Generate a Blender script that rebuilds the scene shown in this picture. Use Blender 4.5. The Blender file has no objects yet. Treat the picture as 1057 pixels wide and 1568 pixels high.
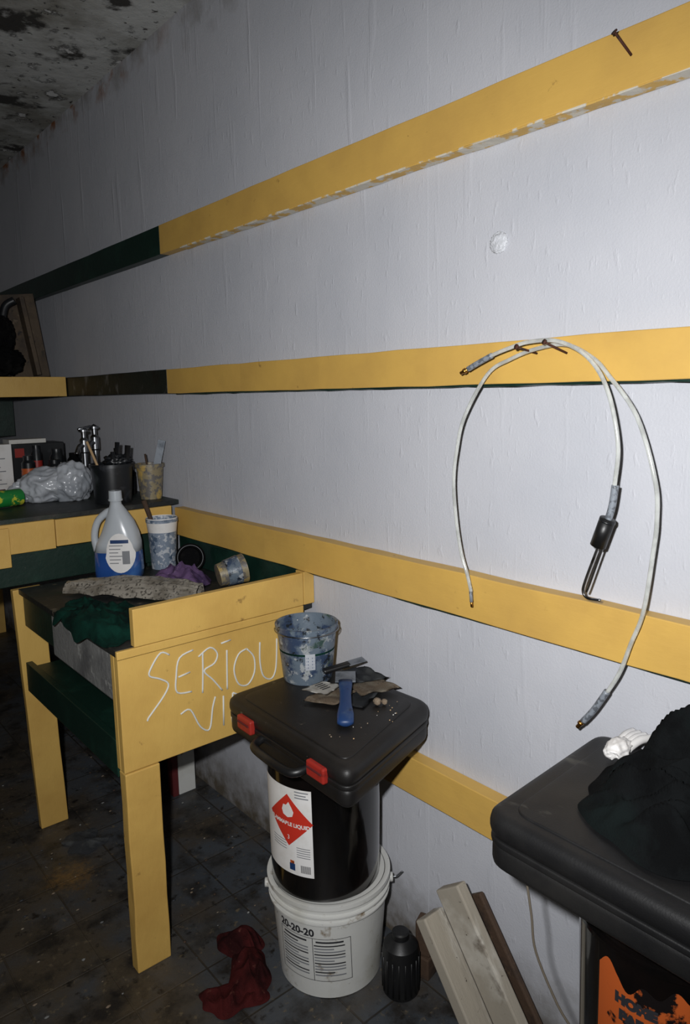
import bpy, bmesh, math, random
from mathutils import Vector, Matrix, noise
random.seed(7)
V=Vector
sc=bpy.context.scene
sc.view_settings.view_transform='Standard'
sc.view_settings.look='None'
# ---------------------------------------------------------------- camera
R=V((.7624,-.6468,-.0181));Dn=V((-.1074,-.0990,-.9893));F=V((.6381,.7561,-.1449));C=V((-1.26,0,1.5))
cam=bpy.data.cameras.new('camera');co=bpy.data.objects.new('camera',cam);sc.collection.objects.link(co)
co.matrix_world=Matrix(((R.x,-Dn.x,-F.x,C.x),(R.y,-Dn.y,-F.y,C.y),(R.z,-Dn.z,-F.z,C.z),(0,0,0,1)))
cam.sensor_fit='HORIZONTAL';cam.sensor_width=36;cam.lens=1100/1060*36;cam.shift_y=-.0184;cam.clip_start=.01
sc.camera=co
# ---------------------------------------------------------------- materials
def s2l(c):
    return tuple((x/255/12.92 if x/255<=.04045 else ((x/255+.055)/1.055)**2.4) for x in c)+(1,)
def mat(name,col,layers=(),rough=.6,metal=0,bump=0,bscale=60,bstretch=(1,1,1),trans=0,spec=.5,coat=0,hook=None,dist=.004):
    m=bpy.data.materials.new(name);m.use_nodes=True;nt=m.node_tree;N=nt.nodes;L=nt.links
    b=N['Principled BSDF'];b.inputs['Roughness'].default_value=rough;b.inputs['Metallic'].default_value=metal
    b.inputs['Specular IOR Level'].default_value=spec;b.inputs['Coat Weight'].default_value=coat
    b.inputs['Transmission Weight'].default_value=trans
    tc=N.new('ShaderNodeTexCoord')
    def nz(scale,stretch,detail=6,rgh=.6):
        mp=N.new('ShaderNodeMapping');mp.inputs['Scale'].default_value=stretch;L.new(tc.outputs['Object'],mp.inputs['Vector'])
        n=N.new('ShaderNodeTexNoise');n.inputs['Scale'].default_value=scale;n.inputs['Detail'].default_value=detail;n.inputs['Roughness'].default_value=rgh
        L.new(mp.outputs[0],n.inputs['Vector']);return n.outputs['Fac']
    rgb=N.new('ShaderNodeRGB');rgb.outputs[0].default_value=s2l(col);cur=rgb.outputs[0]
    for ly in layers:
        c,scale,lo,hi=ly[:4];st=ly[4] if len(ly)>4 else (1,1,1);op=ly[5] if len(ly)>5 else 1
        f=nz(scale,st)
        mr=N.new('ShaderNodeMapRange');mr.inputs['From Min'].default_value=lo;mr.inputs['From Max'].default_value=hi
        mr.inputs['To Max'].default_value=op
        L.new(f,mr.inputs['Value'])
        mx=N.new('ShaderNodeMix');mx.data_type='RGBA';L.new(mr.outputs[0],mx.inputs[0]);L.new(cur,mx.inputs[6]);mx.inputs[7].default_value=s2l(c);cur=mx.outputs[2]
    h=None
    if bump: h=nz(bscale,bstretch,8)
    if hook: cur,h=hook(N,L,tc,cur,h,nz)
    L.new(cur,b.inputs['Base Color'])
    if h is not None:
        bp=N.new('ShaderNodeBump');bp.inputs['Strength'].default_value=min(bump,1) if bump else .4;bp.inputs['Distance'].default_value=dist
        L.new(h,bp.inputs['Height']);L.new(bp.outputs[0],b.inputs['Normal'])
    return m
def mth(N,L,op,a,b=None,c=None,clamp=False):
    n=N.new('ShaderNodeMath');n.operation=op;n.use_clamp=clamp
    for i,x in enumerate((a,b,c)):
        if x is None: continue
        if isinstance(x,(int,float)): n.inputs[i].default_value=x
        else: L.new(x,n.inputs[i])
    return n.outputs[0]
def mixc(N,L,f,a,col):
    mx=N.new('ShaderNodeMix');mx.data_type='RGBA';L.new(f,mx.inputs[0]);L.new(a,mx.inputs[6]);mx.inputs[7].default_value=s2l(col);return mx.outputs[2]
def wallhook(N,L,tc,cur,h,nz):
    sp=N.new('ShaderNodeSeparateXYZ');L.new(tc.outputs['Object'],sp.inputs[0])
    y,z=sp.outputs[1],sp.outputs[2]
    g=N.new('ShaderNodeMapRange');L.new(z,g.inputs[0]);g.inputs[1].default_value=.35;g.inputs[2].default_value=0
    d=mth(N,L,'MULTIPLY',g.outputs[0],mth(N,L,'ADD',nz(14,(1,1,1)),.25));d=mth(N,L,'SUBTRACT',mth(N,L,'MULTIPLY',d,2.0),.55,clamp=True)
    cur=mixc(N,L,d,cur,(96,88,76))
    g2=N.new('ShaderNodeMapRange');L.new(z,g2.inputs[0]);g2.inputs[1].default_value=2.40;g2.inputs[2].default_value=2.78
    d2=mth(N,L,'MULTIPLY',g2.outputs[0],nz(7,(1,1,1)));d2=mth(N,L,'MULTIPLY',mth(N,L,'SUBTRACT',d2,.36,clamp=True),3.0,clamp=True)
    cur=mixc(N,L,d2,cur,(118,110,100))
    g3=N.new('ShaderNodeMapRange');L.new(z,g3.inputs[0]);g3.inputs[1].default_value=2.67;g3.inputs[2].default_value=2.74
    g4=N.new('ShaderNodeMapRange');L.new(y,g4.inputs[0]);g4.inputs[1].default_value=2.3;g4.inputs[2].default_value=2.8
    d3=mth(N,L,'MULTIPLY',mth(N,L,'MULTIPLY',g3.outputs[0],g4.outputs[0]),mth(N,L,'MULTIPLY',mth(N,L,'SUBTRACT',nz(9,(1,1,1)),.49,clamp=True),8,clamp=True),clamp=True)
    cur=mixc(N,L,d3,cur,(140,88,50))
    s1=mth(N,L,'COMPARE',y,1.181,.0020);s2=mth(N,L,'COMPARE',z,2.33,.004)
    s3=mth(N,L,'COMPARE',y,2.66,.003)
    seam=mth(N,L,'ADD',s1,mth(N,L,'ADD',mth(N,L,'MULTIPLY',s2,.8),s3))
    drip=nz(24,(1,1,.10),3,.5);drip=mth(N,L,'MULTIPLY',mth(N,L,'SUBTRACT',drip,.60,clamp=True),6,clamp=True)
    gz=N.new('ShaderNodeMapRange');L.new(z,gz.inputs[0]);gz.inputs[1].default_value=2.0;gz.inputs[2].default_value=2.4;gz.inputs[3].default_value=.30;gz.inputs[4].default_value=.75
    drip=mth(N,L,'MULTIPLY',drip,gz.outputs[0])
    dab=nz(60,(1,1,.35),4,.5);dab=mth(N,L,'MULTIPLY',mth(N,L,'SUBTRACT',dab,.61,clamp=True),7,clamp=True)
    fine=nz(200,(1,1,1))
    pit=mth(N,L,'GREATER_THAN',nz(30,(1,1,.6)),.735)
    hh=mth(N,L,'ADD',mth(N,L,'MULTIPLY',h,.38),drip)
    hh=mth(N,L,'ADD',hh,mth(N,L,'MULTIPLY',dab,.32))
    hh=mth(N,L,'ADD',hh,mth(N,L,'MULTIPLY',fine,.28))
    hh=mth(N,L,'SUBTRACT',hh,mth(N,L,'MULTIPLY',pit,.25));hh=mth(N,L,'ADD',hh,mth(N,L,'MULTIPLY',seam,.40))
    cur=mixc(N,L,mth(N,L,'MULTIPLY',s1,.35),cur,(212,214,220))
    return cur,hh
M={}
M['wall']=mat('painted_concrete',(191,192,198),[((181,183,190),2.2,.4,.7),((202,204,210),20,.62,.75,(1,1,.12),.35),((120,112,104),48,.765,.80)],rough=.52,bump=.6,bscale=16,hook=wallhook)
M['wall2']=mat('painted_concrete_plain',(170,170,172),[((120,118,114),4,.45,.7)],rough=.8,bump=.5,bscale=30)
M['ceil']=mat('mouldy_ceiling',(190,191,188),[((136,134,126),2.4,.44,.60),((56,54,50),4.2,.525,.590),((34,33,31),11,.585,.65),((212,212,210),11,.63,.67),((60,58,54),30,.62,.68)],rough=.9,bump=1,bscale=12,dist=.008)
def tilehook(N,L,tc,cur,h,nz):
    mp=N.new('ShaderNodeMapping');L.new(tc.outputs['Object'],mp.inputs[0]);mp.inputs['Location'].default_value=(.06,.05,0)
    b=N.new('ShaderNodeTexBrick');b.offset=0;b.inputs['Scale'].default_value=1;b.inputs['Brick Width'].default_value=.2;b.inputs['Row Height'].default_value=.2
    b.inputs['Mortar Size'].default_value=.003;b.inputs['Mortar Smooth'].default_value=.3
    b.inputs['Color1'].default_value=s2l((74,78,83));b.inputs['Color2'].default_value=s2l((62,66,71));b.inputs['Mortar'].default_value=s2l((42,40,37))
    L.new(mp.outputs[0],b.inputs[0]);cur=b.outputs['Color']
    def layer(cur,col,sc,lo,hi,st=(1,1,1),mul=None):
        mr=N.new('ShaderNodeMapRange');mr.inputs[1].default_value=lo;mr.inputs[2].default_value=hi;L.new(nz(sc,st),mr.inputs[0]);f=mr.outputs[0]
        if mul is not None: f=mth(N,L,'MULTIPLY',f,mul)
        return mixc(N,L,f,cur,col)
    sp=N.new('ShaderNodeSeparateXYZ');L.new(tc.outputs['Object'],sp.inputs[0])
    gx=N.new('ShaderNodeMapRange');gx.inputs[1].default_value=-.30;gx.inputs[2].default_value=-.62;L.new(sp.outputs[0],gx.inputs[0])
    cur=layer(cur,(74,65,52),4,.36,.56,(1,1,1),gx.outputs[0]);cur=layer(cur,(70,62,52),3.2,.48,.64);cur=layer(cur,(38,35,32),9,.48,.66);cur=layer(cur,(106,94,74),40,.60,.72);cur=layer(cur,(32,29,26),26,.58,.68)
    dx=mth(N,L,'ADD',sp.outputs[0],.60);dy=mth(N,L,'SUBTRACT',sp.outputs[1],2.17)
    d=mth(N,L,'SQRT',mth(N,L,'ADD',mth(N,L,'MULTIPLY',dx,dx),mth(N,L,'MULTIPLY',dy,dy)))
    f=mth(N,L,'SUBTRACT',1,mth(N,L,'MULTIPLY',d,3.6),clamp=True);f=mth(N,L,'MULTIPLY',mth(N,L,'SUBTRACT',mth(N,L,'MULTIPLY',f,mth(N,L,'MULTIPLY',nz(26,(1,1,1),10,.85),2.0)),.70,clamp=True),2.4,clamp=True)
    cur=mixc(N,L,f,cur,(126,96,56))
    hh=mth(N,L,'SUBTRACT',mth(N,L,'MULTIPLY',h,.6),mth(N,L,'MULTIPLY',b.outputs['Fac'],.8))
    return cur,hh
M['floor']=mat('dirty_tile',(70,72,76),rough=.5,bump=.6,bscale=60,hook=tilehook)
YL=[((192,153,80),5,.42,.7),((140,108,58),26,.67,.77),((90,72,42),60,.73,.79)]
M['yel']=mat('yellow_paint',(205,165,84),YL,rough=.5,bump=.3,bscale=35,bstretch=(1,.25,1))
M['yelb']=mat('yellow_paint_worn',(206,168,90),YL+[((110,88,56),9,.67,.73)],rough=.5,bump=.35,bscale=40,bstretch=(1,1,.4))
M['wedge']=mat('paint_edge',(206,200,186),[((205,165,84),24,.47,.53)],rough=.6,bump=.4)
M['grn']=mat('dark_green_paint',(12,38,30),[((20,50,40),9,.5,.65),((70,74,66),45,.70,.76)],rough=.45,bump=.25)
M['blkgrn']=mat('worn_green_black',(14,26,23),[((92,92,90),16,.58,.68,(1,1,.5)),((10,12,12),6,.5,.6)],rough=.5,bump=.3)
M['top']=mat('stained_worktop',(26,30,30),[((52,50,46),6,.5,.62),((96,90,78),30,.62,.7),((14,36,28),4,.55,.65)],rough=.5,bump=.4)
M['blk']=mat('black_plastic',(18,18,19),[((32,31,30),12,.5,.7),((72,68,60),70,.70,.76)],rough=.42,bump=.15,bscale=220,dist=.001)
M['matte']=mat('matte_black',(14,14,15),[((30,29,28),12,.5,.7)],rough=.95,spec=.05)
M['case']=mat('dusty_black_case',(18,17,17),[((31,29,28),7,.45,.7),((80,73,62),34,.67,.74),((150,138,120),90,.735,.76)],rough=.48,bump=.4,bscale=300,dist=.0008,spec=.4)
M['case2']=mat('dusty_black_case_streaked',(21,21,22),[((37,36,35),5,.42,.7),((96,94,87),16,.58,.70,(1,.30,1),.75),((150,144,132),80,.73,.77)],rough=.48,bump=.4,bscale=300,dist=.0008,spec=.4)
M['drum']=mat('glossy_black_pail',(9,8,8),[((24,17,15),3,.5,.7)],rough=.14,coat=.4)
M['red']=mat('red_latch',(146,38,30),[((92,26,22),30,.55,.7)],rough=.45)
M['white']=mat('white_pail_plastic',(200,200,196),[((178,176,166),5,.5,.7),((124,108,86),18,.62,.72),((84,72,56),50,.68,.75)],rough=.4,bump=.15)
M['label']=mat('label_paper',(222,220,218),[((204,200,194),12,.5,.7)],rough=.45)
M['labred']=mat('label_red',(190,48,34),rough=.45)
M['ink']=mat('ink',(40,40,44),rough=.6)
M['inkg']=mat('ink_grey',(120,122,126),rough=.6)
M['paper']=mat('old_paper',(140,134,124),[((104,98,88),14,.48,.62),((70,66,60),130,.54,.60,(.4,1,1))],rough=.35,bump=.2,coat=.4)
M['paperw']=mat('card_white',(206,204,198),[((170,166,158),20,.55,.7)],rough=.6)
M['sand']=mat('sandpaper',(128,112,94),[((150,140,124),30,.5,.65),((60,54,48),80,.62,.7)],rough=.9,bump=.6,bscale=300)
M['dgrey']=mat('dark_grey_sheet',(50,53,57),[((80,82,82),20,.5,.68)],rough=.7,bump=.3)
M['blue']=mat('blue_handle',(26,54,98),[((56,76,104),26,.55,.7),((16,30,56),40,.62,.7)],rough=.45)
M['stain']=mat('paint_stained_plastic',(96,108,120),[((52,66,90),22,.47,.56),((156,160,162),34,.56,.62),((32,36,40),46,.57,.63),((54,74,70),17,.60,.66),((196,196,190),90,.67,.70)],rough=.35,bump=.3)
M['gfab']=mat('dark_green_cloth',(11,47,38),[((6,28,24),14,.45,.6)],rough=.95,bump=.5,bscale=300,spec=.1)
M['bfab']=mat('black_cloth',(15,17,18),[((8,9,10),14,.45,.6),((16,22,22),5,.52,.62)],rough=.95,bump=.5,bscale=300,spec=.1)
M['rfab']=mat('dark_red_cloth',(70,25,25),[((40,15,16),12,.42,.6),((94,56,48),60,.62,.72)],rough=.95,bump=.6,bscale=260,spec=.1)
M['pfab']=mat('purple_cloth',(96,74,108),[((60,46,74),16,.42,.6),((134,112,140),50,.6,.7)],rough=.95,bump=.5,bscale=250,spec=.1)
M['bag']=mat('plastic_bag',(186,190,196),[((152,157,164),9,.45,.6)],rough=.22,trans=.15)
M['jug']=mat('clear_jug_plastic',(196,202,208),rough=.25,trans=.25)
M['jugb']=mat('blue_fluid',(36,72,136),[((66,106,160),10,.5,.7)],rough=.15,coat=.5)
M['hose']=mat('clear_tube',(224,226,222),[((200,202,198),30,.45,.6)],rough=.10,trans=.5,coat=.3)
M['hcore']=mat('braided_sleeve',(128,134,142),[((90,94,100),120,.5,.56)],rough=.4)
M['brass']=mat('brass',(168,122,60),rough=.35,metal=1)
M['steel']=mat('steel',(150,152,156),[((96,92,88),20,.55,.66)],rough=.28,metal=1)
M['rust']=mat('rusty_nail',(74,42,30),[((40,28,24),60,.5,.6)],rough=.8,metal=.3,bump=.5)
M['wood']=mat('weathered_wood',(158,150,136),[((194,189,178),12,.48,.6,(1,.3,.3)),((98,86,72),26,.59,.68,(1,.25,.3)),((66,56,46),70,.67,.73)],rough=.8,bump=.6,bscale=60,bstretch=(1,.2,.2))
M['woodd']=mat('dark_wood',(70,52,38),[((44,34,28),18,.5,.65,(.3,1,1)),((104,84,62),30,.62,.7)],rough=.8,bump=.5)
M['woodt']=mat('tan_board',(80,66,50),[((54,44,35),6,.46,.60),((122,108,88),16,.62,.7),((30,26,24),20,.58,.66)],rough=.7,bump=.4)
M['stick']=mat('stir_stick',(176,146,108),rough=.7)
M['cord']=mat('grey_cord',(96,88,76),rough=.6)
M['conc']=mat('grey_concrete',(120,120,118),[((88,88,88),7,.45,.62),((160,160,156),24,.6,.7)],rough=.8,bump=.6,bscale=60)
M['orange']=mat('orange_label',(180,86,38),[((130,58,32),16,.53,.64),((20,16,16),12,.555,.585)],rough=.4)
M['maroon']=mat('maroon',(84,22,24),rough=.7)
M['green2']=mat('green_can',(30,120,54),[((190,190,60),30,.58,.62)],rough=.3)
M['mesh']=mat('patterned_pot',(118,130,146),[((180,184,190),60,.52,.56),((70,86,106),34,.56,.62)],rough=.4,bump=.3)
M['ymesh']=mat('stained_pot',(134,122,94),[((96,92,88),50,.48,.55),((176,148,84),16,.56,.62)],rough=.45,bump=.4)
M['dark']=mat('dark_plastic',(22,24,27),[((50,52,57),14,.55,.66)],rough=.35)
M['grey']=mat('grey_blade',(132,138,146),[((90,96,104),16,.5,.65)],rough=.4,metal=.5)
M['chalk']=mat('white_marker',(206,206,200),rough=.8)
M['spack']=mat('spackle',(198,200,205),rough=.5,bump=.4,bscale=80)
# ---------------------------------------------------------------- builder
class B:
    def __init__(s,n): s.n=n;s.bm=bmesh.new();s.mats=[]
    def mi(s,k):
        if k not in s.mats: s.mats.append(k)
        return s.mats.index(k)
    def add(s,bm2,k,T=None,smooth=False):
        if T is not None: bmesh.ops.transform(bm2,matrix=T,verts=bm2.verts)
        i=s.mi(k)
        for f in bm2.faces: f.material_index=i;f.smooth=smooth
        me=bpy.data.meshes.new('tmp');bm2.to_mesh(me);bm2.free();s.bm.from_mesh(me);bpy.data.meshes.remove(me)
    def box(s,a,b,k,bev=.002,T=None,seg=2,cut=0,jit=0,smooth=False):
        bm=bmesh.new();bmesh.ops.create_cube(bm,size=1)
        for v in bm.verts: v.co=V([(a[i]+b[i])/2+v.co[i]*(b[i]-a[i]) for i in range(3)])
        if cut:
            ax=max(range(3),key=lambda i:b[i]-a[i])
            for c in range(1,cut):
                p=V((0,0,0));p[ax]=a[ax]+(b[ax]-a[ax])*c/cut;nn=V((0,0,0));nn[ax]=1
                bmesh.ops.bisect_plane(bm,geom=bm.verts[:]+bm.edges[:]+bm.faces[:],plane_co=p,plane_no=nn)
            for v in bm.verts:
                if a[ax]+1e-4<v.co[ax]<b[ax]-1e-4:
                    for q in range(3):
                        if q!=ax and not (q==0 and v.co[0]>-.0005): v.co[q]+=random.uniform(-jit,jit)
        if bev:
            ed=[e for e in bm.edges if len(e.link_faces)==2 and e.calc_face_angle(0)>.8]
            bmesh.ops.bevel(bm,geom=ed,offset=bev,segments=seg,profile=.5,affect='EDGES')
        s.add(bm,k,T,smooth)
    def lathe(s,prof,k,T=None,n=56,smooth=True,wob=0):
        bm=bmesh.new();rings=[]
        for r,z in prof:
            rings.append([bm.verts.new((r*math.cos(6.28318*i/n)*(1+wob*math.sin(12.566*i/n)),r*math.sin(6.28318*i/n),z)) for i in range(n)] if r>1e-6 else [bm.verts.new((0,0,z))])
        for A,Bq in zip(rings,rings[1:]):
            for i in range(n):
                j=(i+1)%n
                if len(A)==1 and len(Bq)==1: continue
                if len(A)==1: bm.faces.new((A[0],Bq[i],Bq[j]))
                elif len(Bq)==1: bm.faces.new((A[i],A[j],Bq[0]))
                else: bm.faces.new((A[i],A[j],Bq[j],Bq[i]))
        bmesh.ops.recalc_face_normals(bm,faces=bm.faces)
        for e in bm.edges:
            if len(e.link_faces)==2 and e.calc_face_angle(0)>.6: e.smooth=False
        s.add(bm,k,T,smooth)
    def loft(s,rings,k,T=None,n=40,cap=True):
        bm=bmesh.new();RR=[]
        for cx,cy,z,rx,ry,p in rings:
            rg=[]
            for i in range(n):
                a=6.28318*i/n;c,d=math.cos(a),math.sin(a)
                rg.append(bm.verts.new((cx+rx*math.copysign(abs(c)**(2/p),c),cy+ry*math.copysign(abs(d)**(2/p),d),z)))
            RR.append(rg)
        for A,Bq in zip(RR,RR[1:]):
            for i in range(n): j=(i+1)%n;bm.faces.new((A[i],A[j],Bq[j],Bq[i]))
        if cap: bm.faces.new(RR[0][::-1]);bm.faces.new(RR[-1])
        bmesh.ops.recalc_face_normals(bm,faces=bm.faces)
        s.add(bm,k,T,True)
    def tube(s,pts,r,k,T=None,n=12,sm=6,cap=True):
        pts=[V(p) for p in pts]
        rs=r if isinstance(r,(list,tuple)) else [r]*len(pts)
        P=[];RS=[]
        if sm>1 and len(pts)>2:
            for i in range(len(pts)-1):
                p0=pts[max(i-1,0)];p1=pts[i];p2=pts[i+1];p3=pts[min(i+2,len(pts)-1)]
                for q in range(sm):
                    t=q/sm
                    P.append(.5*((2*p1)+(p2-p0)*t+(2*p0-5*p1+4*p2-p3)*t*t+(3*p1-p0-3*p2+p3)*t**3));RS.append(rs[i]*(1-t)+rs[i+1]*t)
            P.append(pts[-1]);RS.append(rs[-1])
        else: P=pts;RS=rs
        bm=bmesh.new();nv=None;rings=[]
        for i,p in enumerate(P):
            t=(P[min(i+1,len(P)-1)]-P[max(i-1,0)]).normalized()
            if nv is None: nv=t.orthogonal().normalized()
            nv=(nv-t*nv.dot(t)).normalized();bv=t.cross(nv)
            rings.append([bm.verts.new(p+(nv*math.cos(6.28318*j/n)+bv*math.sin(6.28318*j/n))*RS[i]) for j in range(n)])
        for A,Bq in zip(rings,rings[1:]):
            for i in range(n): j=(i+1)%n;bm.faces.new((A[i],A[j],Bq[j],Bq[i]))
        if cap: bm.faces.new(rings[0][::-1]);bm.faces.new(rings[-1])
        bmesh.ops.recalc_face_normals(bm,faces=bm.faces)
        s.add(bm,k,T,True)
    def prism(s,pts,z0,z1,k,bev=.003,T=None,seg=3,smooth=False):
        bm=bmesh.new();lo=[bm.verts.new((p[0],p[1],z0)) for p in pts];hi=[bm.verts.new((p[0],p[1],z1)) for p in pts]
        bm.faces.new(lo[::-1]);bm.faces.new(hi);n=len(pts)
        for i in range(n): j=(i+1)%n;bm.faces.new((lo[i],lo[j],hi[j],hi[i]))
        bmesh.ops.recalc_face_normals(bm,faces=bm.faces)
        if bev:
            ed=[e for e in bm.edges if e.calc_face_angle(0)>.9]
            bmesh.ops.bevel(bm,geom=ed,offset=bev,segments=seg,profile=.5,affect='EDGES')
        for e in bm.edges:
            if len(e.link_faces)==2 and e.calc_face_angle(0)>.7: e.smooth=False
        s.add(bm,k,T,smooth)
    def grid(s,fn,nu,nv,k,T=None,smooth=True,thick=0):
        bm=bmesh.new();g=[[bm.verts.new(fn(i/nu,j/nv)) for j in range(nv+1)] for i in range(nu+1)]
        for i in range(nu):
            for j in range(nv): bm.faces.new((g[i][j],g[i+1][j],g[i+1][j+1],g[i][j+1]))
        if thick: bmesh.ops.solidify(bm,geom=bm.faces[:],thickness=thick)
        s.add(bm,k,T,smooth)
    def poly(s,pts,k,fn=None):
        bm=bmesh.new();bm.faces.new([bm.verts.new(p) for p in pts])
        if fn:
            bmesh.ops.triangulate(bm,faces=bm.faces[:]);bmesh.ops.subdivide_edges(bm,edges=bm.edges[:],cuts=3,use_grid_fill=True)
            for v in bm.verts: v.co=fn(v.co.x,v.co.y)
        s.add(bm,k)
    def text(s,txt,size,k,fn,align='CENTER',bold=0):
        c=bpy.data.curves.new('t','FONT');c.body=txt;c.size=size;c.align_x=align;c.align_y='CENTER';c.offset=bold
        o=bpy.data.objects.new('t',c);sc.collection.objects.link(o);bpy.context.view_layer.update()
        me=bpy.data.meshes.new_from_object(o.evaluated_get(bpy.context.evaluated_depsgraph_get()))
        bm=bmesh.new();bm.from_mesh(me);bpy.data.objects.remove(o);bpy.data.meshes.remove(me)
        for v in bm.verts: v.co=fn(v.co.x,v.co.y)
        s.add(bm,k)
    def cloth(s,cx,cy,rx,ry,rot,zf,amp,k,seed=0,nr=40,na=130,fs=9,edge=.3,heap=0,st=.45):
        bm=bmesh.new();ca,sa=math.cos(rot),math.sin(rot);rings=[]
        for q in range(nr+1):
            rr=q/nr;rg=[]
            for i in range(na if q else 1):
                a=6.28318*i/na;RR=1+edge*noise.noise(V((math.cos(a)*1.6,math.sin(a)*1.6,seed)))*1.6
                lx=rx*rr*RR*math.cos(a);ly=ry*rr*RR*math.sin(a)
                x=cx+lx*ca-ly*sa;y=cy+lx*sa+ly*ca
                wx_=lx+.03*noise.noise(V((lx*6,ly*6,seed+20)));wy_=ly+.03*noise.noise(V((lx*6,ly*6,seed+30)))
                n1=noise.noise(V((wx_*fs,wy_*fs*st,seed+3)));n2=noise.noise(V((wx_*fs*2.3,wy_*fs*2.3*st,seed+9)))
                rg1=max(0,1-abs(n1)*3)**1.3;rg2=max(0,1-abs(n2)*3)
                z=zf(x,y)+.004+amp*(1-rr**4)*(.65*rg1+.35*rg2)+heap*(1-rr*rr)*(1+.4*n1)
                rg.append(bm.verts.new((x,y,z)))
            rings.append(rg)
        for i in range(na): bm.faces.new((rings[0][0],rings[1][i],rings[1][(i+1)%na]))
        for A,Bq in zip(rings[1:],rings[2:]):
            for i in range(na): j=(i+1)%na;bm.faces.new((A[i],Bq[i],Bq[j],A[j]))
        bmesh.ops.recalc_face_normals(bm,faces=bm.faces)
        s.add(bm,k,None,True)
    def blob(s,c,r,k,seed=0,amp=.3,fs=2.2,flat=None,sub=5,xmax=None):
        bm=bmesh.new();bmesh.ops.create_icosphere(bm,subdivisions=sub,radius=1)
        for v in bm.verts:
            p=v.co.copy();n=noise.noise(p*fs+V((seed,0,0)));n2=noise.noise(p*fs*2.7+V((0,seed,0)))
            d=1+amp*((1-abs(n)*3)*.6+(1-abs(n2)*3)*.3-.4)
            v.co=V((c[0]+p.x*r[0]*d,c[1]+p.y*r[1]*d,c[2]+p.z*r[2]*d))
            if flat is not None and v.co.z<flat: v.co.z=flat
            if xmax is not None and v.co.x>xmax: v.co.x=xmax
        s.add(bm,k,None,True)
    def done(s,loc=(0,0,0)):
        me=bpy.data.meshes.new(s.n);bmesh.ops.translate(s.bm,vec=-V(loc),verts=s.bm.verts)
        s.bm.to_mesh(me);s.bm.free()
        for k in s.mats: me.materials.append(M[k])
        o=bpy.data.objects.new(s.n,me);o.location=loc;sc.collection.objects.link(o);return o
def Tr(x,y,z,rz=0,rx=0,ry=0):
    return Matrix.Translation((x,y,z))@Matrix.Rotation(rz,4,'Z')@Matrix.Rotation(ry,4,'Y')@Matrix.Rotation(rx,4,'X')
def orient(p0,p1,up=(0,0,1)):
    p0=V(p0);p1=V(p1);x=(p1-p0).normalized();y=V(up).cross(x).normalized();z=x.cross(y)
    return Matrix(((x.x,y.x,z.x,p0.x),(x.y,y.y,z.y,p0.y),(x.z,y.z,z.z,p0.z),(0,0,0,1))),(p1-p0).length
def wrap(cx,cy,a0,z0,rf,off=.0008):
    def fn(x,y):
        z=z0+y;r=rf(z)+off;a=a0+x/r
        return V((cx+r*math.cos(a),cy+r*math.sin(a),z))
    return fn
# ---------------------------------------------------------------- room shell
def slab(n,a,b,k):
    o=B(n);o.box(a,b,k,bev=0);return o.done()
slab('wall_right',(0,-1.6,0),(.12,5.2,2.76),'wall')
slab('wall_far',(-3.2,5.2,0),(.12,5.32,2.76),'wall2')
slab('wall_left',(-3.32,-1.6,0),(-3.2,5.32,2.76),'wall2')
slab('wall_back',(-3.2,-1.72,0),(.12,-1.6,2.76),'wall2')
slab('floor',(-3.32,-1.72,-.12),(.12,5.32,0),'floor')
slab('ceiling',(-3.32,-1.72,2.76),(.12,5.32,2.88),'ceil')
YG=2.45
def beam(n,z0,z1,split=True,under=True,y0=-1.55):  # one of the painted beams running along the right wall
    o=B(n)
    if split:
        o.box((-.038,y0,z0),(0,YG-.002,z1),'yel',cut=40,jit=.0012);o.box((-.037,YG,z0),(0,5.15,z1),'grn' if n=='wall_beam_1' else 'blkgrn',cut=16,jit=.001)
    else: o.box((-.038,y0,z0),(0,YG-.01,z1),'yel',cut=40,jit=.0012)
    if under=='w':
        o.box((-.0378,y0,z0-.003),(-.003,2.3,z0+.002),'wedge',bev=.001,cut=60,jit=.0012)
    elif under: o.box((-.030,y0,z0-.004),(0,2.4,z0+.002),'grn',bev=.001,cut=90,jit=.0016)  # thin dark strip painted in for the shadow gap beneath the beam
    return o.done()
beam('wall_beam_1',2.007,2.106,under='w')
beam('wall_beam_2',1.515,1.602)
beam('wall_beam_3',.99,1.093,split=False)
o=B('wall_beam_4');o.box((-.038,-1.55,.48),(0,1.62,.58),'yel',cut=30,jit=.0012);o.done()  # lowest wall beam, ends just before the workbench
o=B('spackle_patch');o.blob((-.002,.977,1.808),(.007,.022,.021),'spack',seed=3,amp=.22,fs=1.6,sub=5,xmax=-.0003);o.done(loc=(-.002,.977,1.808))
# ---------------------------------------------------------------- nails
def nail(n,y,z,dx=-.05,dz=.02,dy=.01,r=.0022,h=.0055,x0=-.0385):
    o=B(n);p0=V((x0,y,z));p1=p0+V((dx,dy,dz));o.tube([p0,p1],r,'rust',sm=1)
    d=(p1-p0).normalized();o.tube([p1,p1+d*.0022],h,'rust',sm=1);return o.done(loc=p0)
nail('nail',.852,1.573,dy=.012,dz=.012);nail('nail',.785,1.570,dy=.016,dz=.020);nail('nail',.676,2.058,dy=.012,dz=.030,dx=-.035)
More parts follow.
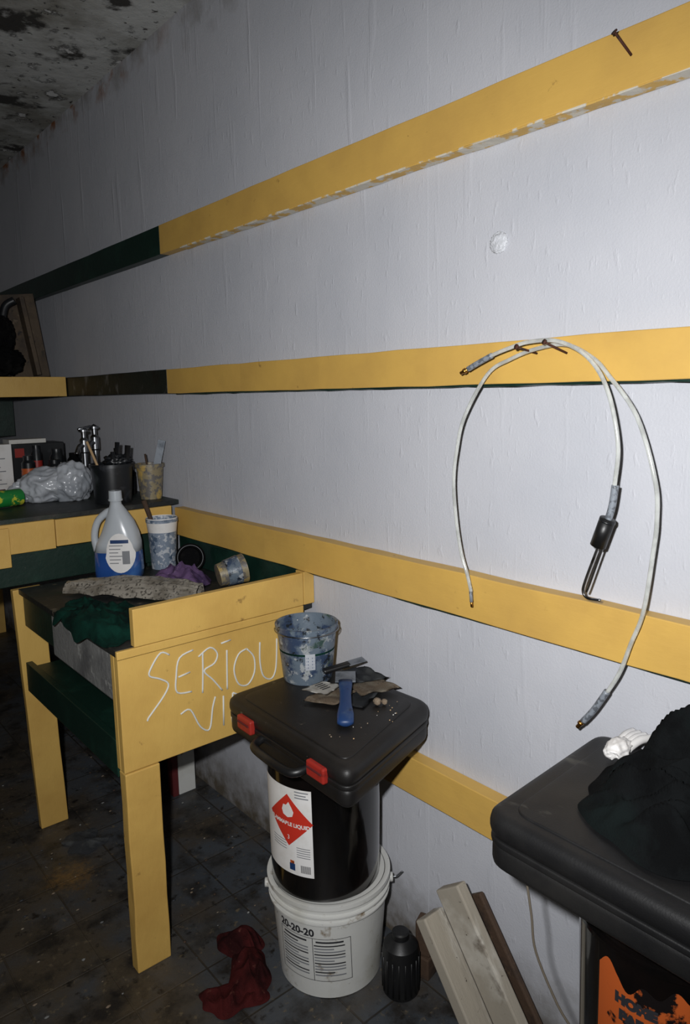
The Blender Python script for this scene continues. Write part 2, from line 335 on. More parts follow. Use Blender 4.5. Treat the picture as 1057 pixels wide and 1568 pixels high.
# ---------------------------------------------------------------- hoses
X=-.056
o=B('plastic_siphon_hose')
h2=[(999,1062),(1012,1103),(1028,1145),(1043,1217),(1051,1304),(1042,1377),(1021,1448),(960,1536),(903,1564),(841,1581),(777,1585),(722,1559),(689,1527),(631,1452),(593,1341),(587,1273),(591,1215),(604,1106),(625,1040),(648,971),(692,892)]
hr=.0040
o.tube([(X,y/1000,z/1000) for y,z in h2],hr,'hose',n=14,sm=7)
o.tube([(X,1.001,1.070),(X,.998,1.039)],.0038,'hcore',sm=1);o.tube([(X,.998,1.041),(X,.997,1.028)],.003,'brass',sm=1)
o.tube([(X,.668,.935),(X,.694,.889),(X,.716,.858)],.0062,'hcore',n=14);o.tube([(X,.714,.861),(X,.728,.842)],.0042,'brass',sm=1);o.tube([(X,.719,.855),(X,.723,.850)],.0060,'brass',sm=1,n=6)
o.done(loc=(X,.8,1.2))
X1=-.070
o=B('sprayer_hose')
h1=[(960,1565),(939,1573),(900,1584),(850,1594),(784,1591),(722,1559),(681,1500),(657,1406),(660,1335),(664,1300)]
o.tube([(X1,y/1000,z/1000) for y,z in h1],hr,'hose',n=14,sm=7)
o.tube([(X1,1.000,1.548),(X1,.972,1.560),(X1,.938,1.573)],.0058,'hcore',n=14);o.tube([(X1,1.000,1.548),(X1,1.020,1.540)],.0040,'brass',sm=1);o.tube([(X1,1.006,1.5455),(X1,1.012,1.543)],.0060,'brass',sm=1,n=6)
o.tube([(X1,.659,1.33),(X1,.664,1.29),(X1,.674,1.255)],.0066,'hcore',n=14)
o.tube([(X1,.671,1.268),(X1,.689,1.215)],.0145,'blk',n=20,sm=1);o.tube([(X1,.6715,1.265),(X1,.6725,1.262)],.0150,'dark',n=20,sm=1)
o.tube([(X1,.686,1.22),(X1,.712,1.145),(X1,.716,1.122),(X1,.706,1.112),(X1,.680,1.113)],.0028,'steel',n=10)
o.tube([(X1-.002,.676,1.22),(X1-.002,.702,1.140),(X1-.002,.708,1.124)],.0022,'steel',n=10)
o.done(loc=(X1,.7,1.4))
# ---------------------------------------------------------------- workbench
o=B('wooden_workbench')
o.box((-.606,1.655,.562),(-.042,1.678,.878),'yelb',bev=.002)
o.box((-.606,1.652,0),(-.512,1.69,.560),'yelb',bev=.003,cut=6,jit=.0015)
o.box((-.606,1.679,.562),(-.585,1.70,.87),'yelb')
Sh=Matrix(((1,0,-.045,.040),(0,1,-.052,.046),(0,0,1,0),(0,0,0,1)))
o.box((-.628,2.442,0),(-.534,2.470,.884),'yelb',bev=.003,cut=6,jit=.001,T=Sh)
o.box((-.61,1.652,.870),(-.002,2.44,.888),'top',bev=.001)
o.box((-.566,1.640,.889),(-.042,1.662,.986),'yelb',bev=.002)
o.box((-.040,1.640,.889),(-.002,1.68,.988),'yelb',bev=.002)
o.box((-.612,1.641,.866),(-.042,1.6515,.8875),'yelb',bev=.002)
o.box((-.03,1.685,.889),(-.002,2.43,.985),'grn')
o.box((-.606,1.70,.535),(-.585,2.441,.635),'grn')
o.box((-.584,1.70,.60),(-.045,2.43,.62),'grn')
o.box((-.12,2.36,.0),(-.05,2.40,.6),'white',bev=.003);o.box((-.145,2.36,0),(-.121,2.40,.6),'maroon')
o.box((-.545,1.75,.72),(-.06,2.25,.868),'conc',bev=.008)
o.box((-.600,1.705,.735),(-.560,2.16,.869),'conc',bev=.006)
o.box((-.598,2.16,.76),(-.575,2.44,.869),'grn',bev=.002)
strokes=[[(-.468,.842),(-.492,.853),(-.520,.82),(-.525,.80),(-.498,.785),(-.475,.765),(-.488,.738),(-.525,.70),(-.535,.69),(-.538,.683)],
[(-.40,.838),(-.44,.826),(-.452,.78),(-.452,.735),(-.41,.725)],[(-.446,.775),(-.412,.78)],
[(-.378,.712),(-.374,.77),(-.372,.825)],[(-.385,.815),(-.35,.832),(-.328,.81),(-.338,.785),(-.37,.772),(-.345,.74),(-.318,.702)],
[(-.298,.812),(-.300,.76),(-.302,.70)],[(-.315,.835),(-.285,.838)],
[(-.235,.80),(-.262,.79),(-.278,.75),(-.265,.705),(-.235,.695),(-.212,.725),(-.212,.77),(-.235,.80)],
[(-.19,.808),(-.192,.75),(-.182,.705),(-.155,.69),(-.138,.72),(-.132,.805)],
[(-.09,.80),(-.108,.795),(-.115,.77),(-.095,.75),(-.085,.72),(-.11,.69)],
[(-.445,.672),(-.417,.676),(-.39,.62),(-.362,.603),(-.350,.66),(-.340,.690)],[(-.315,.685),(-.318,.60)],[(-.285,.685),(-.29,.60),(-.26,.61),(-.255,.64),(-.285,.65),(-.258,.665),(-.285,.685)]]
for st in strokes: o.tube([(x,1.6545,z) for x,z in st],.0025,'chalk',n=6,sm=4)
o.done(loc=(-.3,2.0,0))
# counter
o=B('wooden_counter')
o.box((-1.5,2.475,1.097),(-.001,5.1,1.115),'top',bev=.002)
o.box((-.47,2.458,1.006),(-.041,2.474,1.098),'yelb');o.box((-1.5,2.460,1.0),(-.472,2.478,1.100),'yelb')
o.box((-.75,2.450,.96),(-.62,2.459,1.09),'yelb')
o.box((-1.5,2.479,.889),(-.041,2.495,1.0),'grn')
o.box((-1.5,2.48,0),(-1.42,2.55,.999),'yelb');o.box((-1.5,4.9,0),(-1.42,4.98,1.096),'yelb');o.box((-.13,4.9,0),(-.05,4.98,1.096),'yelb');o.box((-.13,2.50,0),(-.05,2.56,.888),'grn')
o.done(loc=(-.8,3.5,0))
# ---------------------------------------------------------------- upper shelf
o=B('mounted_shelf')
o.box((-1.5,3.50,1.585),(-.041,4.4,1.604),'top');o.box((-1.5,3.482,1.515),(-.041,3.50,1.606),'yelb')
o.box((-1.5,3.5,1.2),(-1.46,4.4,1.585),'woodd');o.box((-1.5,4.36,1.3),(-.041,4.4,1.585),'grn')
o.done(loc=(-.7,3.9,1.5))
o=B('leaning_board')
T,L_=orient((-.062,3.70,1.612),(-.108,3.72,2.01),up=(0,1,0));o.box((0,-.16,-.008),(L_,.02,.008),'woodt',T=T)
T,L_=orient((-.115,3.62,1.618),(-.163,3.64,1.98),up=(0,1,0));o.box((0,-.02,-.030),(L_,.0,.036),'woodt',T=T)
o.done(loc=(-.10,3.7,1.609))
o=B('power_tool');o.blob((-.29,3.60,1.68),(.10,.07,.07),'matte',seed=2,amp=.25,flat=1.6065);o.blob((-.27,3.61,1.80),(.050,.05,.09),'matte',seed=5,amp=.3,flat=1.6065);o.tube([(-.27,3.61,1.85),(-.25,3.61,1.93),(-.21,3.60,1.96)],.018,'dark');o.done(loc=(-.29,3.6,1.607))
o=B('black_storage_box');o.box((-.62,3.74,1.6065),(-.20,4.0,1.99),'blk',bev=.012);o.box((-.63,3.73,1.95),(-.19,4.01,1.995),'dark',bev=.008);o.done(loc=(-.4,3.87,1.607))
# ---------------------------------------------------------------- things on the counter
zc=1.1155
def cup(n,x,y,z,r0,r1,h,k,t=.003,inner='dark',rim=None,fill=None):
    o=B(n);o.lathe([(0,0),(r0,0),(r1,h-.002),(r1,h),(r1-t,h),(r0-t,t*1.5),(0,t*1.5)],k,T=Tr(x,y,z))
    o.lathe([(r1-.001,h-.012),(r1+.004,h-.012),(r1+.004,h),(r1-.001,h+.001)],rim or k,T=Tr(x,y,z))
    return o
o=cup('plastic_paint_bucket',-.205,2.60,zc,.066,.076,.145,'dark')
o.tube([(-.21,2.60,zc+.01),(-.28,2.63,zc+.23)],.005,'stick',sm=1,n=6)
o.tube([(-.18,2.60,zc+.01),(-.175,2.62,zc+.20)],[.006,.009],'blk',sm=1);o.tube([(-.17,2.58,zc+.01),(-.145,2.58,zc+.21)],[.006,.011],'blk',sm=1)
o.tube([(-.19,2.62,zc+.01),(-.16,2.64,zc+.22)],[.006,.009],'dark',sm=1)
o.tube([(-.20,2.58,zc+.01),(-.21,2.57,zc+.19)],[.006,.008],'dark',sm=1)
o.blob((-.18,2.60,zc+.15),(.05,.045,.03),'dark',seed=3,amp=.5,sub=4)
o.done(loc=(-.205,2.6,zc))
o=cup('plastic_paint_pot',-.060,2.585,zc,.040,.052,.135,'ymesh')
T,L_=orient((-.07,2.57,zc+.01),(.0-.03,2.53,zc+.225),up=(.6,.8,0));o.box((0,-.014,-.001),(L_,.014,.001),'grey',T=T,bev=.0004)
o.tube([(-.05,2.60,zc+.01),(-.06,2.62,zc+.17)],.004,'woodd',sm=1);o.done(loc=(-.060,2.585,zc))
o=B('crumpled_plastic_bag');o.blob((-.365,2.83,zc+.055),(.100,.09,.072),'bag',seed=4,amp=.24,fs=1.1,flat=zc);o.blob((-.290,2.78,zc+.06),(.080,.08,.090),'bag',seed=8,amp=.24,fs=1.2,flat=zc);o.blob((-.42,2.87,zc+.04),(.075,.05,.05),'bag',seed=12,amp=.3,fs=1.3,flat=zc);o.done(loc=(-.36,2.8,zc))
o=B('metal_tap')
for x,y,h in ((-.165,2.97,.27),(-.10,3.02,.28)):
    o.lathe([(0,0),(.026,0),(.026,.01),(.014,.02),(.012,h*.6),(.018,h*.62),(.018,h*.8),(.010,h*.84),(.010,h*.92),(.020,h*.93),(.020,h*.96),(0,h)],'steel',T=Tr(x,y,zc),n=20)
    o.tube([(x,y,zc+h*.7),(x-.03,y-.03,zc+h*.72),(x-.05,y-.045,zc+h*.6)],.009,'steel')
o.tube([(-.19,2.96,zc+.262),(-.13,2.98,zc+.272)],.005,'steel',sm=1)
o.done(loc=(-.13,2.95,zc))
o=B('product_box');o.box((-.62,3.26,zc),(-.37,3.34,zc+.20),'label',bev=.002)
for i in range(8): o.box((-.52,3.2585,zc+.03+i*.018),(-.40-.02*(i%3),3.2595,zc+.034+i*.018),'inkg',bev=0)
o.done(loc=(-.5,3.3,zc))
o=B('cardboard_box');o.box((-.34,3.40,zc),(-.10,3.55,zc+.19),'dark',bev=.003);o.box((-.32,3.397,zc+.13),(-.28,3.40,zc+.17),'red',bev=0);o.box((-.34,3.40,zc+.191),(-.18,3.5,zc+.21),'paperw');o.box((-.28,3.396,zc+.02),(-.20,3.40,zc+.06),'red',bev=0);o.done(loc=(-.22,3.47,zc))
o=B('spray_can');o.lathe([(0,0),(.03,0),(.031,.004),(.031,.15),(.018,.165),(.014,.175),(0,.178)],'green2',T=Tr(-.485,2.78,zc+.032,rz=math.radians(15),ry=math.radians(-90)));o.done(loc=(-.53,2.78,zc))
o=B('screwdriver');o.tube([(-.56,3.10,zc+.012),(-.44,3.15,zc+.012)],[.012,.011],'red',sm=1);o.tube([(-.44,3.15,zc+.012),(-.38,3.18,zc+.012)],.004,'steel',sm=1);o.done(loc=(-.45,3.12,zc))
for nme,x,y,r,h,k1,k2 in (('paint_tin',-.30,3.06,.030,.095,'steel','label'),('metal_paint_can',-.235,3.14,.032,.13,'dark','red'),('glass_jar',-.325,3.2,.028,.15,'dark','orange'),('glue_bottle',-.27,3.26,.022,.19,'dark','red'),('plastic_jar',-.19,3.24,.03,.17,'dark','label'),('solvent_tin',-.13,3.20,.028,.15,'matte','inkg'),('marker_cup',-.065,2.78,.030,.11,'matte','dark')):
    o=B(nme);o.lathe([(0,0),(r,0),(r,h*.8),(r*.7,h*.88),(r*.7,h),(0,h)],k1,T=Tr(x,y,zc),n=28);o.lathe([(r+.0003,h*.2),(r+.0008,h*.2),(r+.0008,h*.65),(r+.0003,h*.65)],k2,T=Tr(x,y,zc),n=28);o.done(loc=(x,y,zc))
# ---------------------------------------------------------------- things on the workbench top
zb=.8885
A=math.radians(-40)
JX,JY=-.300,2.350
o=B('detergent_jug');T=Tr(JX,JY,zb,rz=A)
o.loft([(0,0,0,.070,.045,3.5),(0,0,.006,.078,.05,3.5),(0,0,.03,.080,.052,3.2),(0,0,.095,.078,.052,3)],'jugb',T=T)
o.loft([(0,0,.0955,.0778,.0518,3),(.004,0,.125,.074,.05,2.8),(.010,0,.16,.062,.048,2.4),(.010,0,.20,.047,.042,2.2),(.004,0,.235,.030,.032,2),(.0,0,.257,.019,.019,2),(0,0,.272,.018,.018,2)],'jug',T=T)
o.tube([(-.072,0,.095),(-.080,0,.145),(-.066,0,.195),(-.035,0,.225),(-.012,0,.235)],[.014,.012,.012,.013,.014],'jug',T=T)
o.lathe([(0,.272),(.022,.272),(.021,.302),(0,.304)],'jug',T=T,n=24)
o.lathe([(.019,.268),(.024,.268),(.024,.274),(.019,.274)],'jug',T=T,n=24)
def jl(x,y,off=.001):
    z=.095+y;ry=.0525+off;xx=.020+x;return T@V((xx,-ry*(1-(abs(xx)/.082)**3)**(1/3),z))
def jl2(u,v,off=.001):
    a=u*6.28318;return jl(math.cos(a)*.050*v*(.9 if math.sin(a)>0 else 1),math.sin(a)*.068*v,off)
o.grid(lambda u,v:jl2(u,v),28,5,'label')
for i in range(6): o.grid(lambda u,v:jl(-.035+u*(.030+.008*(i%3)),-.035+i*.012+v*.003,.002),8,1,'inkg')
o.grid(lambda u,v:jl(.020+(u-.5)*.024,-.015+(v-.5)*.045,.0022),4,1,'inkg');o.grid(lambda u,v:jl((u-.5)*.06,.040+(v-.5)*.012,.0022),8,1,'blue')
o.done(loc=(JX,JY,zb))
PX,PY=-.122,2.378
o=cup('patterned_plastic_cup',PX,PY,zb,.044,.053,.182,'mesh');o.lathe([(.0495,.125),(.0545,.164),(.057,.180),(.055,.185),(.053,.182)],'label',T=Tr(PX,PY,zb));
o.tube([(PX+.005,PY,zb+.03),(PX-.055,PY+.02,zb+.25)],[.005,.009],'woodd',sm=1);o.done(loc=(PX,PY,zb))
o=B('black_tape_roll');T=Tr(-.098,2.222,zb+.056,rz=math.radians(-25),rx=math.radians(75))
o.lathe([(.045,-.022),(.048,-.022),(.050,-.018),(.050,.018),(.048,.022),(.040,.022),(.036,.018),(.036,-.018),(.040,-.022),(.045,-.022)],'matte',T=T);o.lathe([(0,-.015),(.037,-.015)],'matte',T=T)
o.lathe([(.0425,.0224),(.0436,.0224)],'inkg',T=T);o.lathe([(0,.003),(.034,.003)],'matte',T=T);o.done(loc=(-.098,2.222,zb))
o=B('purple_rag');o.cloth(-.185,2.115,.085,.095,.5,lambda x,y:zb,.040,'pfab',seed=2,fs=16,heap=.035,edge=.2);o.done(loc=(-.185,2.115,zb))
o=B('paint_stained_cup');T=Tr(-.088,1.965,zb+.052,rz=math.radians(75),rx=math.radians(80))
o.lathe([(0,-.045),(.036,-.045),(.048,.045),(.045,.045),(.033,-.041),(0,-.041)],'ymesh',T=T);o.lathe([(.0395,-.02),(.0420,-.02),(.0475,.025),(.046,.025)],'stain',T=T);o.done(loc=(-.088,1.965,zb))
o=B('newspaper_roll');P0=V((-.50,2.28,0));P1=V((-.240,1.90,0));dd=(P1-P0);nn=V((-dd.y,dd.x,0)).normalized()
def npf(u,v):
    n=noise.noise(V((u*2.5,v*2,1)));w=.050*(.40+.60*math.sin(3.14*min(1,u*.75+.15)))
    a=(v-.5)*3.0
    cr=abs(noise.noise(V((u*4,v*11,4))))*.014+abs(noise.noise(V((u*11+v*6,v*3,8))))*.006
    return P0+dd*u+nn*math.sin(a)*w*(1+.25*n)+V((0,0,zb+.002+max(0,math.cos(a)*(.050+.020*n)*(.4+.6*math.sin(3.14*min(.6,u*.7+.12)))+cr)))
o.grid(npf,90,36,'paper');o.done(loc=(-.35,2.1,zb))
o=B('green_cloth')
def zedge(x,y):
    return zb if x>-.612 else zb-min(.05,(-.612-x)*2.0)
o.cloth(-.545,1.88,.088,.21,-.05,zedge,.040,'gfab',seed=11,fs=14,edge=.3);o.cloth(-.52,2.0,.085,.14,.5,zedge,.035,'gfab',seed=13,fs=14,edge=.3);o.done(loc=(-.54,1.92,zb))
# ---------------------------------------------------------------- tool cases
def rpoly(pts,r,n=7):
    out=[];N=len(pts)
    for i in range(N):
        p=V(pts[i]);a=(V(pts[i-1])-p).normalized();b=(V(pts[(i+1)%N])-p).normalized()
        for q in range(n+1):
            t=q/n;s0=p+a*r;s1=p+b*r;out.append(((1-t)**2*s0+2*t*(1-t)*p+t*t*s1))
    return out
def inset(pts,c,d):
    c=V(c);return [p+(c-p).normalized()*d for p in [V(q) for q in pts]]
def toolcase(n,pts,c,z0,z1,k):
    o=B(n);zm=z0+(z1-z0)*.5
    o.prism(rpoly(inset(pts,c,.006),.04),z0,zm-.0008,k,bev=.014,smooth=True);o.prism(rpoly(pts,.045),zm+.0008,z1-.003,k,bev=.018,smooth=True)
    o.prism(rpoly(inset(pts,c,.002),.045),zm-.006,zm+.006,k,bev=.003,smooth=True)
    o.prism(rpoly(inset(pts,c,.048),.035),z1-.008,z1,k,bev=.003,smooth=True)
    return o
p1=[(-.380,1.54),(-.035,1.555),(-.014,1.15),(-.394,1.032)]
z0,z1=.650,.745
o=toolcase('plastic_tool_case',p1,(-.2,1.3),z0,z1,'case')
T=Matrix.Translation((-.382,1.49,0))@Matrix.Rotation(math.atan2(1.06-1.51,-.391+.380),4,'Z')
for xa in (.035,.325):
    o.box((xa,-.012,z0+.040),(xa+.062,.004,z1-.020),'red',T=T,bev=.004);o.box((xa+.006,-.0145,z1-.036),(xa+.056,-.011,z1-.031),'maroon',T=T,bev=.001)
o.tube([(.125,.006,z0+.040),(.130,-.018,z0+.036),(.15,-.030,z0+.034),(.22,-.034,z0+.034),(.28,-.030,z0+.034),(.30,-.018,z0+.036),(.305,.006,z0+.040)],.010,'blk',T=T,n=14)
o.done(loc=(-.2,1.3,z0))
p2=[(-.400,.690),(-.006,.710),(-.006,.20),(-.400,.18)]
o=toolcase('plastic_tool_case',p2,(-.2,.44),.73,.83,'case2')
o.done(loc=(-.2,.44,.73))
# ---------------------------------------------------------------- pails
def pail(o,cx,cy,z0,h,r0,r1,k,rings=3,nn=72):
    T=Tr(cx,cy,z0);rf=lambda z:r0+(r1-r0)*max(0,min(1,(z-z0)/h))
    pr=[(0,.004),(r0-.01,.004),(r0-.006,0),(r0,.002),(r0,.006)]
    o.lathe(pr+[(r0+(r1-r0)*.8,h*.8)],k,T=T,n=nn)
    pr=[(r0+(r1-r0)*.8,h*.8)]
    for q in range(rings):
        z=h*(.80+.07*q);r=r0+(r1-r0)*(z/h);pr+=[(r,z),(r+.009,z+.001),(r+.009,z+.005),(r,z+.006)]
    pr+=[(r1,h-.014),(r1+.007,h-.012),(r1+.007,h-.001),(r1,h),(r1-.006,h-.002),(r1-.008,h-.02)]
    o.lathe(pr,k,T=T,n=nn)
    o.lathe([(0,h-.004),(r1-.008,h-.003)] ,k,T=T,n=nn)
    return rf
wx,wy=-.190,1.362
o=B('white_plastic_pail');WH=.274;rf=pail(o,wx,wy,0,WH,.134,.155,'white',rings=2)
lw2=wrap(wx,wy,math.radians(232-22),.120,rf,.0010)
o.text('20-20-20',.028,'ink',lambda x,y:lw2(x-.035,y+.070),bold=.0010)
for c in range(2):
    o.grid(lambda u,v:lw2(-.075+c*.094+u*.07,.044+v*.005),8,1,'ink')
    for i in range(11):
        wdt=.078 if (i*7+c)%4 else .05
        o.grid(lambda u,v:lw2(-.080+c*.094+u*wdt,.034-i*.0086+v*.0036),8,1,'inkg' if i%3 else 'ink')
for a_,b_,c_,d_ in ((-.088,.055,.196,.0015),(-.088,-.068,.196,.0015)): o.grid(lambda u,v:lw2(a_+u*c_,b_+v*d_),20,1,'ink')
for a_ in (-.088,.010,.1065): o.grid(lambda u,v:lw2(a_+u*.0015,-.068+v*.123),1,3,'ink')
for sg in (1,-1):
    a=math.radians(322 if sg>0 else 142);o.tube([(wx+.157*math.cos(a),wy+.157*math.sin(a),.230),(wx+.169*math.cos(a),wy+.169*math.sin(a),.230)],.012,'white',sm=1,n=16)
o.done(loc=(wx,wy,0))
o=B('metal_pail_handle');a=math.radians(322)
o.tube([(wx+.171*math.cos(a),wy+.171*math.sin(a),.230),(wx+.18*math.cos(a),wy+.18*math.sin(a),.232),(wx+.195*math.cos(a),wy+.195*math.sin(a),.245)],.002,'steel',n=8)
o.done(loc=(wx+.18*math.cos(a),wy+.18*math.sin(a),.233))
bx,by=-.202,1.359
o=B('black_plastic_pail');z0=WH+.001;h=.374;rk=lambda z:.140+.006*(z-z0)/h
T=Tr(bx,by,z0)
o.lathe([(0,0),(.136,0),(.140,.004),(.140,.012),(.1405,.015),(.145,h-.05),(.149,h-.048),(.149,h-.042),(.145,h-.04),(.146,h-.006),(.149,h-.004),(.149,h),(0,h)],'drum',T=T,n=90)
fa=math.radians(191);fl=wrap(bx,by,fa,.0,rk);fl2=wrap(bx,by,fa,0,rk,.0016);fl3=wrap(bx,by,fa,0,rk,.0022)
dz=-.036
o.grid(lambda u,v:fl(-.092+u*.165,.378+dz+v*.228),24,6,'label')
dc=(.008,.520+dz);hs=.068
o.grid(lambda u,v:fl2(dc[0]+(u-v)*hs,dc[1]+(u+v-1)*hs),16,16,'labred')
flame=[(0,.005),(.014,.01),(.018,.022),(.012,.034),(.008,.026),(.004,.046),(-.004,.036),(-.008,.028),(-.013,.036),(-.018,.022),(-.014,.010)]
o.poly([(dc[0]+x,dc[1]+y+.002,0) for x,y in flame],'label',fn=fl3)
o.text('FLAMMABLE LIQUID',.0135,'label',lambda x,y:fl3(dc[0]+x,dc[1]-.010+y),bold=.0005)
o.text('3',.016,'label',lambda x,y:fl3(dc[0]+x,dc[1]-.045+y))
for a_,b_,c_ in ((.03,.598,.036),(.03,.590,.030),(.03,.583,.036)): o.grid(lambda u,v:fl2(a_+u*c_,b_+dz+v*.003),6,1,'inkg')
for i in range(5): o.grid(lambda u,v:fl2(.030+u*.036,.428+dz+i*.006+v*.002),6,1,'inkg')
for i in range(4): o.grid(lambda u,v:fl2(-.05+u*.05,.44+dz+i*.007+v*.002),6,1,'inkg')
o.grid(lambda u,v:fl2(.008+u*.016,.389+dz+v*.018),3,1,'blue');o.grid(lambda u,v:fl2(.010+u*.012,.407+dz+v*.008),3,1,'orange')
for i in range(12): o.grid(lambda u,v:fl2(.040+i*.0022+u*.0012,.388+dz+v*.02),1,1,'ink')
o.done(loc=(bx,by,z0))
cx2,cy2=-.205,.46
o=B('white_plastic_pail');rf=pail(o,cx2,cy2,0,.36,.131,.143,'white',rings=2);o.done(loc=(cx2,cy2,0))
o=B('black_plastic_pail');z0=.361;h=.368;rk=lambda z:.133+.009*(z-z0)/h
o.lathe([(0,0),(.129,0),(.133,.004),(.141,h-.06),(.147,h-.058),(.147,h-.05),(.141,h-.048),(.142,h-.006),(.146,h-.004),(.146,h),(0,h)],'drum',T=Tr(cx2,cy2,z0),n=80)
fa=math.radians(200);fl=wrap(cx2,cy2,fa,0,rk);fl2=wrap(cx2,cy2,fa,0,rk,.0016)
o.grid(lambda u,v:fl(-.098+u*.24,.42+v*(.215+.035*noise.noise(V((u*7,0,0))))),60,6,'orange')
o.text('HOME',.022,'ink',lambda x,y:fl2(x-.035,y+.600),bold=.002)
o.text('PAIL 5 GAL',.022,'ink',lambda x,y:fl2(x-.005,y+.574),bold=.002)
o.grid(lambda u,v:fl2(-.05+u*.17,.515+v*.035),12,2,'label')
for i in range(3): o.grid(lambda u,v:fl2(-.04+u*.14,.520+i*.01+v*.003),8,1,'ink')
o.done(loc=(cx2,cy2,z0))
o=B('power_cord');o.tube([(-.360,.63,.728),(-.362,.615,.66),(-.362,.605,.60),(-.350,.57,.52),(-.335,.53,.45),(-.36,.54,.38),(-.40,.55,.2),(-.40,.60,.004)],.0020,'cord',n=8);o.done(loc=(-.36,.63,.7))
o=B('black_cloth_pile')
o.cloth(-.135,.395,.125,.160,.2,lambda x,y:.831,.10,'bfab',seed=21,fs=15,heap=.135,edge=.18,nr=60,na=180)
o.cloth(-.225,.42,.115,.17,.15,lambda x,y:.831,.070,'bfab',seed=25,fs=16,heap=.05,edge=.25,nr=50,na=160)
o.done(loc=(-.14,.42,.83))
o=B('white_work_glove');o.blob((-.095,.620,.852),(.032,.020,.018),'label',seed=5,amp=.3,fs=1.4,flat=.831,sub=4)
for i in range(4): o.tube([(-.08,.610+.007*i,.850),(-.050,.604+.009*i,.858),(-.020,.596+.012*i,.856)],[.008,.008,.007],'label',n=8)
o.done(loc=(-.07,.61,.83))
# ---------------------------------------------------------------- items on centre case
zt=.7455
o=B('paint_stained_bucket');sx,sy=-.150,1.485;T=Tr(sx,sy,zt)
o.lathe([(0,0),(.064,0),(.066,.004),(.080,.140),(.084,.140),(.085,.154),(.081,.155),(.078,.152),(.077,.140),(.062,.006),(0,.006)],'stain',T=T)
o.lathe([(.0765,.12),(.0745,.085),(.068,.05)],'gfab',T=T);o.lathe([(0,.03),(.063,.03)],'blue',T=T)
wl=wrap(sx,sy,math.radians(232),zt,lambda z:.066+.014*(z-zt)/.140,.0012)
o.grid(lambda u,v:wl(-.004+(u)*.026,.045+v*.045),6,2,'bag');
for i in range(4): o.grid(lambda u,v:wl(-.001+u*.020,.05+i*.009+v*.004),4,1,'blue')
o.tube([(sx+.086*math.cos(a),sy+.086*math.sin(a),zt+.138) for a in [math.radians(140+i*15) for i in range(14)]],.0016,'steel',n=6)
o.done(loc=(sx,sy,zt))
def sheet(o,pts,z,k,th=.0012,curl=.004,seed=0):
    def fn(u,v):
        p=(V(pts[0])*(1-u)+V(pts[1])*u)*(1-v)+(V(pts[3])*(1-u)+V(pts[2])*u)*v
        return V((p[0]-.015,p[1],z+curl*abs(noise.noise(V((u*2.2,v*2.2,seed))))*2))
    o.grid(fn,12,12,k,thick=th)
o=B('sandpaper_sheets')
sheet(o,[(-.225,1.375),(-.16,1.23),(-.035,1.29),(-.10,1.39)],zt+.002,'dgrey',seed=1)
sheet(o,[(-.25,1.355),(-.205,1.28),(-.11,1.31),(-.15,1.385)],zt+.007,'sand',seed=2,curl=.005)
sheet(o,[(-.10,1.39),(-.13,1.27),(-.02,1.24),(-.02,1.37)],zt+.010,'sand',seed=3,curl=.008)
sheet(o,[(-.09,1.41),(-.10,1.33),(-.012,1.29),(-.005,1.40)],zt+.017,'dgrey',seed=4,curl=.012)
sheet(o,[(-.235,1.385),(-.205,1.315),(-.140,1.338),(-.160,1.392)],zt+.022,'paperw',seed=5,curl=.002)
for i in range(4): o.box((-.215,1.338+.010*i,zt+.0275),(-.190,1.341+.010*i,zt+.028),'ink',bev=0)
o.done(loc=(-.12,1.35,zt))
o=B('blue_scraper');zz=zt+.034
T,L_=orient((-.275,1.180,zt+.012),(-.130,1.350,zz+.008));
o.loft([(0,0,0,.010,.006,2),(0,0,.006,.019,.009,2.2),(0,0,.04,.020,.010,2.2),(0,0,.08,.015,.009,2.2),(0,0,.13,.014,.008,2.2),(0,0,.17,.017,.008,2.4),(0,0,.19,.018,.006,3)],'blue',T=T@Matrix.Rotation(math.radians(90),4,'Y')@Matrix.Rotation(math.radians(90),4,'Z'))
o.box((.185,-.026,-.002),(L_+.01,.026,.002),'grey',T=T,bev=.0005);o.done(loc=(-.2,1.25,zt))
o=B('black_putty_knife');T,L_=orient((-.160,1.405,zt+.040),(-.05,1.365,zt+.056));o.box((0,-.011,-.005),(.075,.011,.006),'blk',T=T,bev=.004);o.box((.07,-.013,-.001),(L_,.02,.001),'grey',T=T,bev=.0003);o.done(loc=(-.12,1.385,zt))
o=B('debris_chips')
for i in range(20):
    x,y=random.uniform(-.33,-.06),random.uniform(1.13,1.22);r=random.uniform(.0010,.0022)
    o.blob((x,y,zt+r*1.1),(r,r,r*.8),random.choice(['sand','stick','paperw']),seed=i,sub=1)
for x,y,r in ((-.135,1.225,.009),(-.12,1.215,.007)): o.blob((x,y,zt+r*1.1),(r,r*1.2,r),'sand',seed=x,sub=3,flat=zt+.0002)
o.done(loc=(-.2,1.2,zt))
# ---------------------------------------------------------------- floor objects
o=B('wooden_crate_slats')
def slat(s0,s1,w0,w1,x0,x1,k,c=.60):
    q=math.sqrt(1-c*c);T=Matrix(((0,0,1,0),(c,q,0,.795),(q,-c,0,.058),(0,0,0,1)))
    o.box((s0,w0,x0),(s1,w1,x1),k,T=T,bev=.004)
slat(-.03,.375,-.042,.040,-.115,-.085,'wood')
slat(.015,.335,.056,.092,-.165,-.10,'wood')
slat(.29,.345,.040,.058,-.10,-.04,'woodd');slat(.08,.16,.040,.058,-.10,-.04,'woodd')
slat(.0,.33,-.02,.085,-.045,-.030,'woodd')
o.done(loc=(-.09,.9,0))
o=B('wood_offcut');T=Tr(-.038,1.165,.03,rz=.2);o.box((-.024,-.03,-.03),(.024,.03,.03),'woodd',T=T,bev=.004);T=Tr(-.036,1.160,.110,rz=.4);o.box((-.020,-.020,-.049),(.020,.020,.045),'woodd',T=T,bev=.004);o.done(loc=(-.038,1.165,0))
BX,BY=-.122,1.163
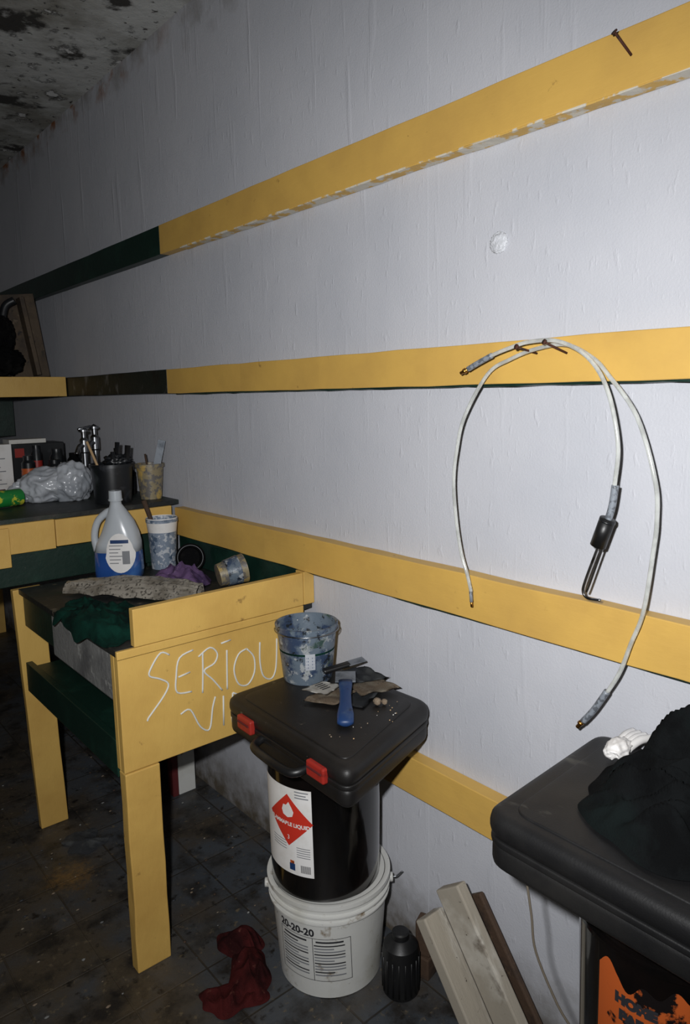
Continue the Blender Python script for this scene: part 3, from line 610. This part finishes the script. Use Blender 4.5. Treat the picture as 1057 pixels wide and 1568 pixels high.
o=B('black_plastic_bottle');o.lathe([(0,0),(.042,0),(.046,.006),(.047,.108),(.043,.130),(.028,.144),(.022,.148),(.022,.162),(.018,.165),(0,.165)],'blk',T=Tr(BX,BY,0));
for i in range(18):
    a=6.283*i/18;o.tube([(BX+.0465*math.cos(a),BY+.0465*math.sin(a),.012),(BX+.047*math.cos(a),BY+.047*math.sin(a),.106)],.002,'blk',n=6,sm=1)
o.done(loc=(BX,BY,0))
o=B('red_rag');o.cloth(-.390,1.455,.055,.095,-.5,lambda x,y:0,.035,'rfab',seed=31,fs=17,edge=.15,heap=.012);o.cloth(-.350,1.560,.055,.065,.3,lambda x,y:0,.035,'rfab',seed=35,fs=17,edge=.2,heap=.015);o.cloth(-.460,1.420,.085,.055,-.5,lambda x,y:0,.028,'rfab',seed=37,fs=17,edge=.3);o.done(loc=(-.41,1.47,0))
o=B('grey_rag');o.cloth(-.50,2.31,.060,.075,.6,lambda x,y:0,.008,'dgrey',seed=41,fs=9,edge=.4);o.done(loc=(-.50,2.31,0))
o=B('floor_debris')
for i in range(230):
    x,y=random.uniform(-1.0,-.05),random.uniform(1.0,2.9)
    if (x-wx)**2+(y-wy)**2<.035: continue
    r=random.uniform(.0015,.0045);o.blob((x,y,r*.6),(r*random.uniform(.8,2.2),r,r*.6),random.choice(['sand','woodd','woodd','conc','sand','dgrey']),seed=i,sub=1)
o.done(loc=(-.5,1.8,0))
# ---------------------------------------------------------------- light: on-camera flash + faint room light
l=bpy.data.lights.new('camera_flash','SPOT');l.energy=138;l.spot_size=math.radians(120);l.spot_blend=1;l.shadow_soft_size=.022;l.color=(.99,.995,1)
lo=bpy.data.objects.new('camera_flash',l);sc.collection.objects.link(lo);lo.location=C-R*.10-Dn*.09
lo.rotation_euler=(F+R*.03+Dn*.04).to_track_quat('-Z','Y').to_euler()
l=bpy.data.lights.new('room_light','AREA');l.energy=2.5;l.size=1.2;l.color=(.97,.98,1)
lo=bpy.data.objects.new('room_light',l);sc.collection.objects.link(lo);lo.location=(-2.2,.5,2.6)
w=bpy.data.worlds.new('world');sc.world=w;w.use_nodes=True;w.node_tree.nodes['Background'].inputs[0].default_value=(.02,.02,.022,1)
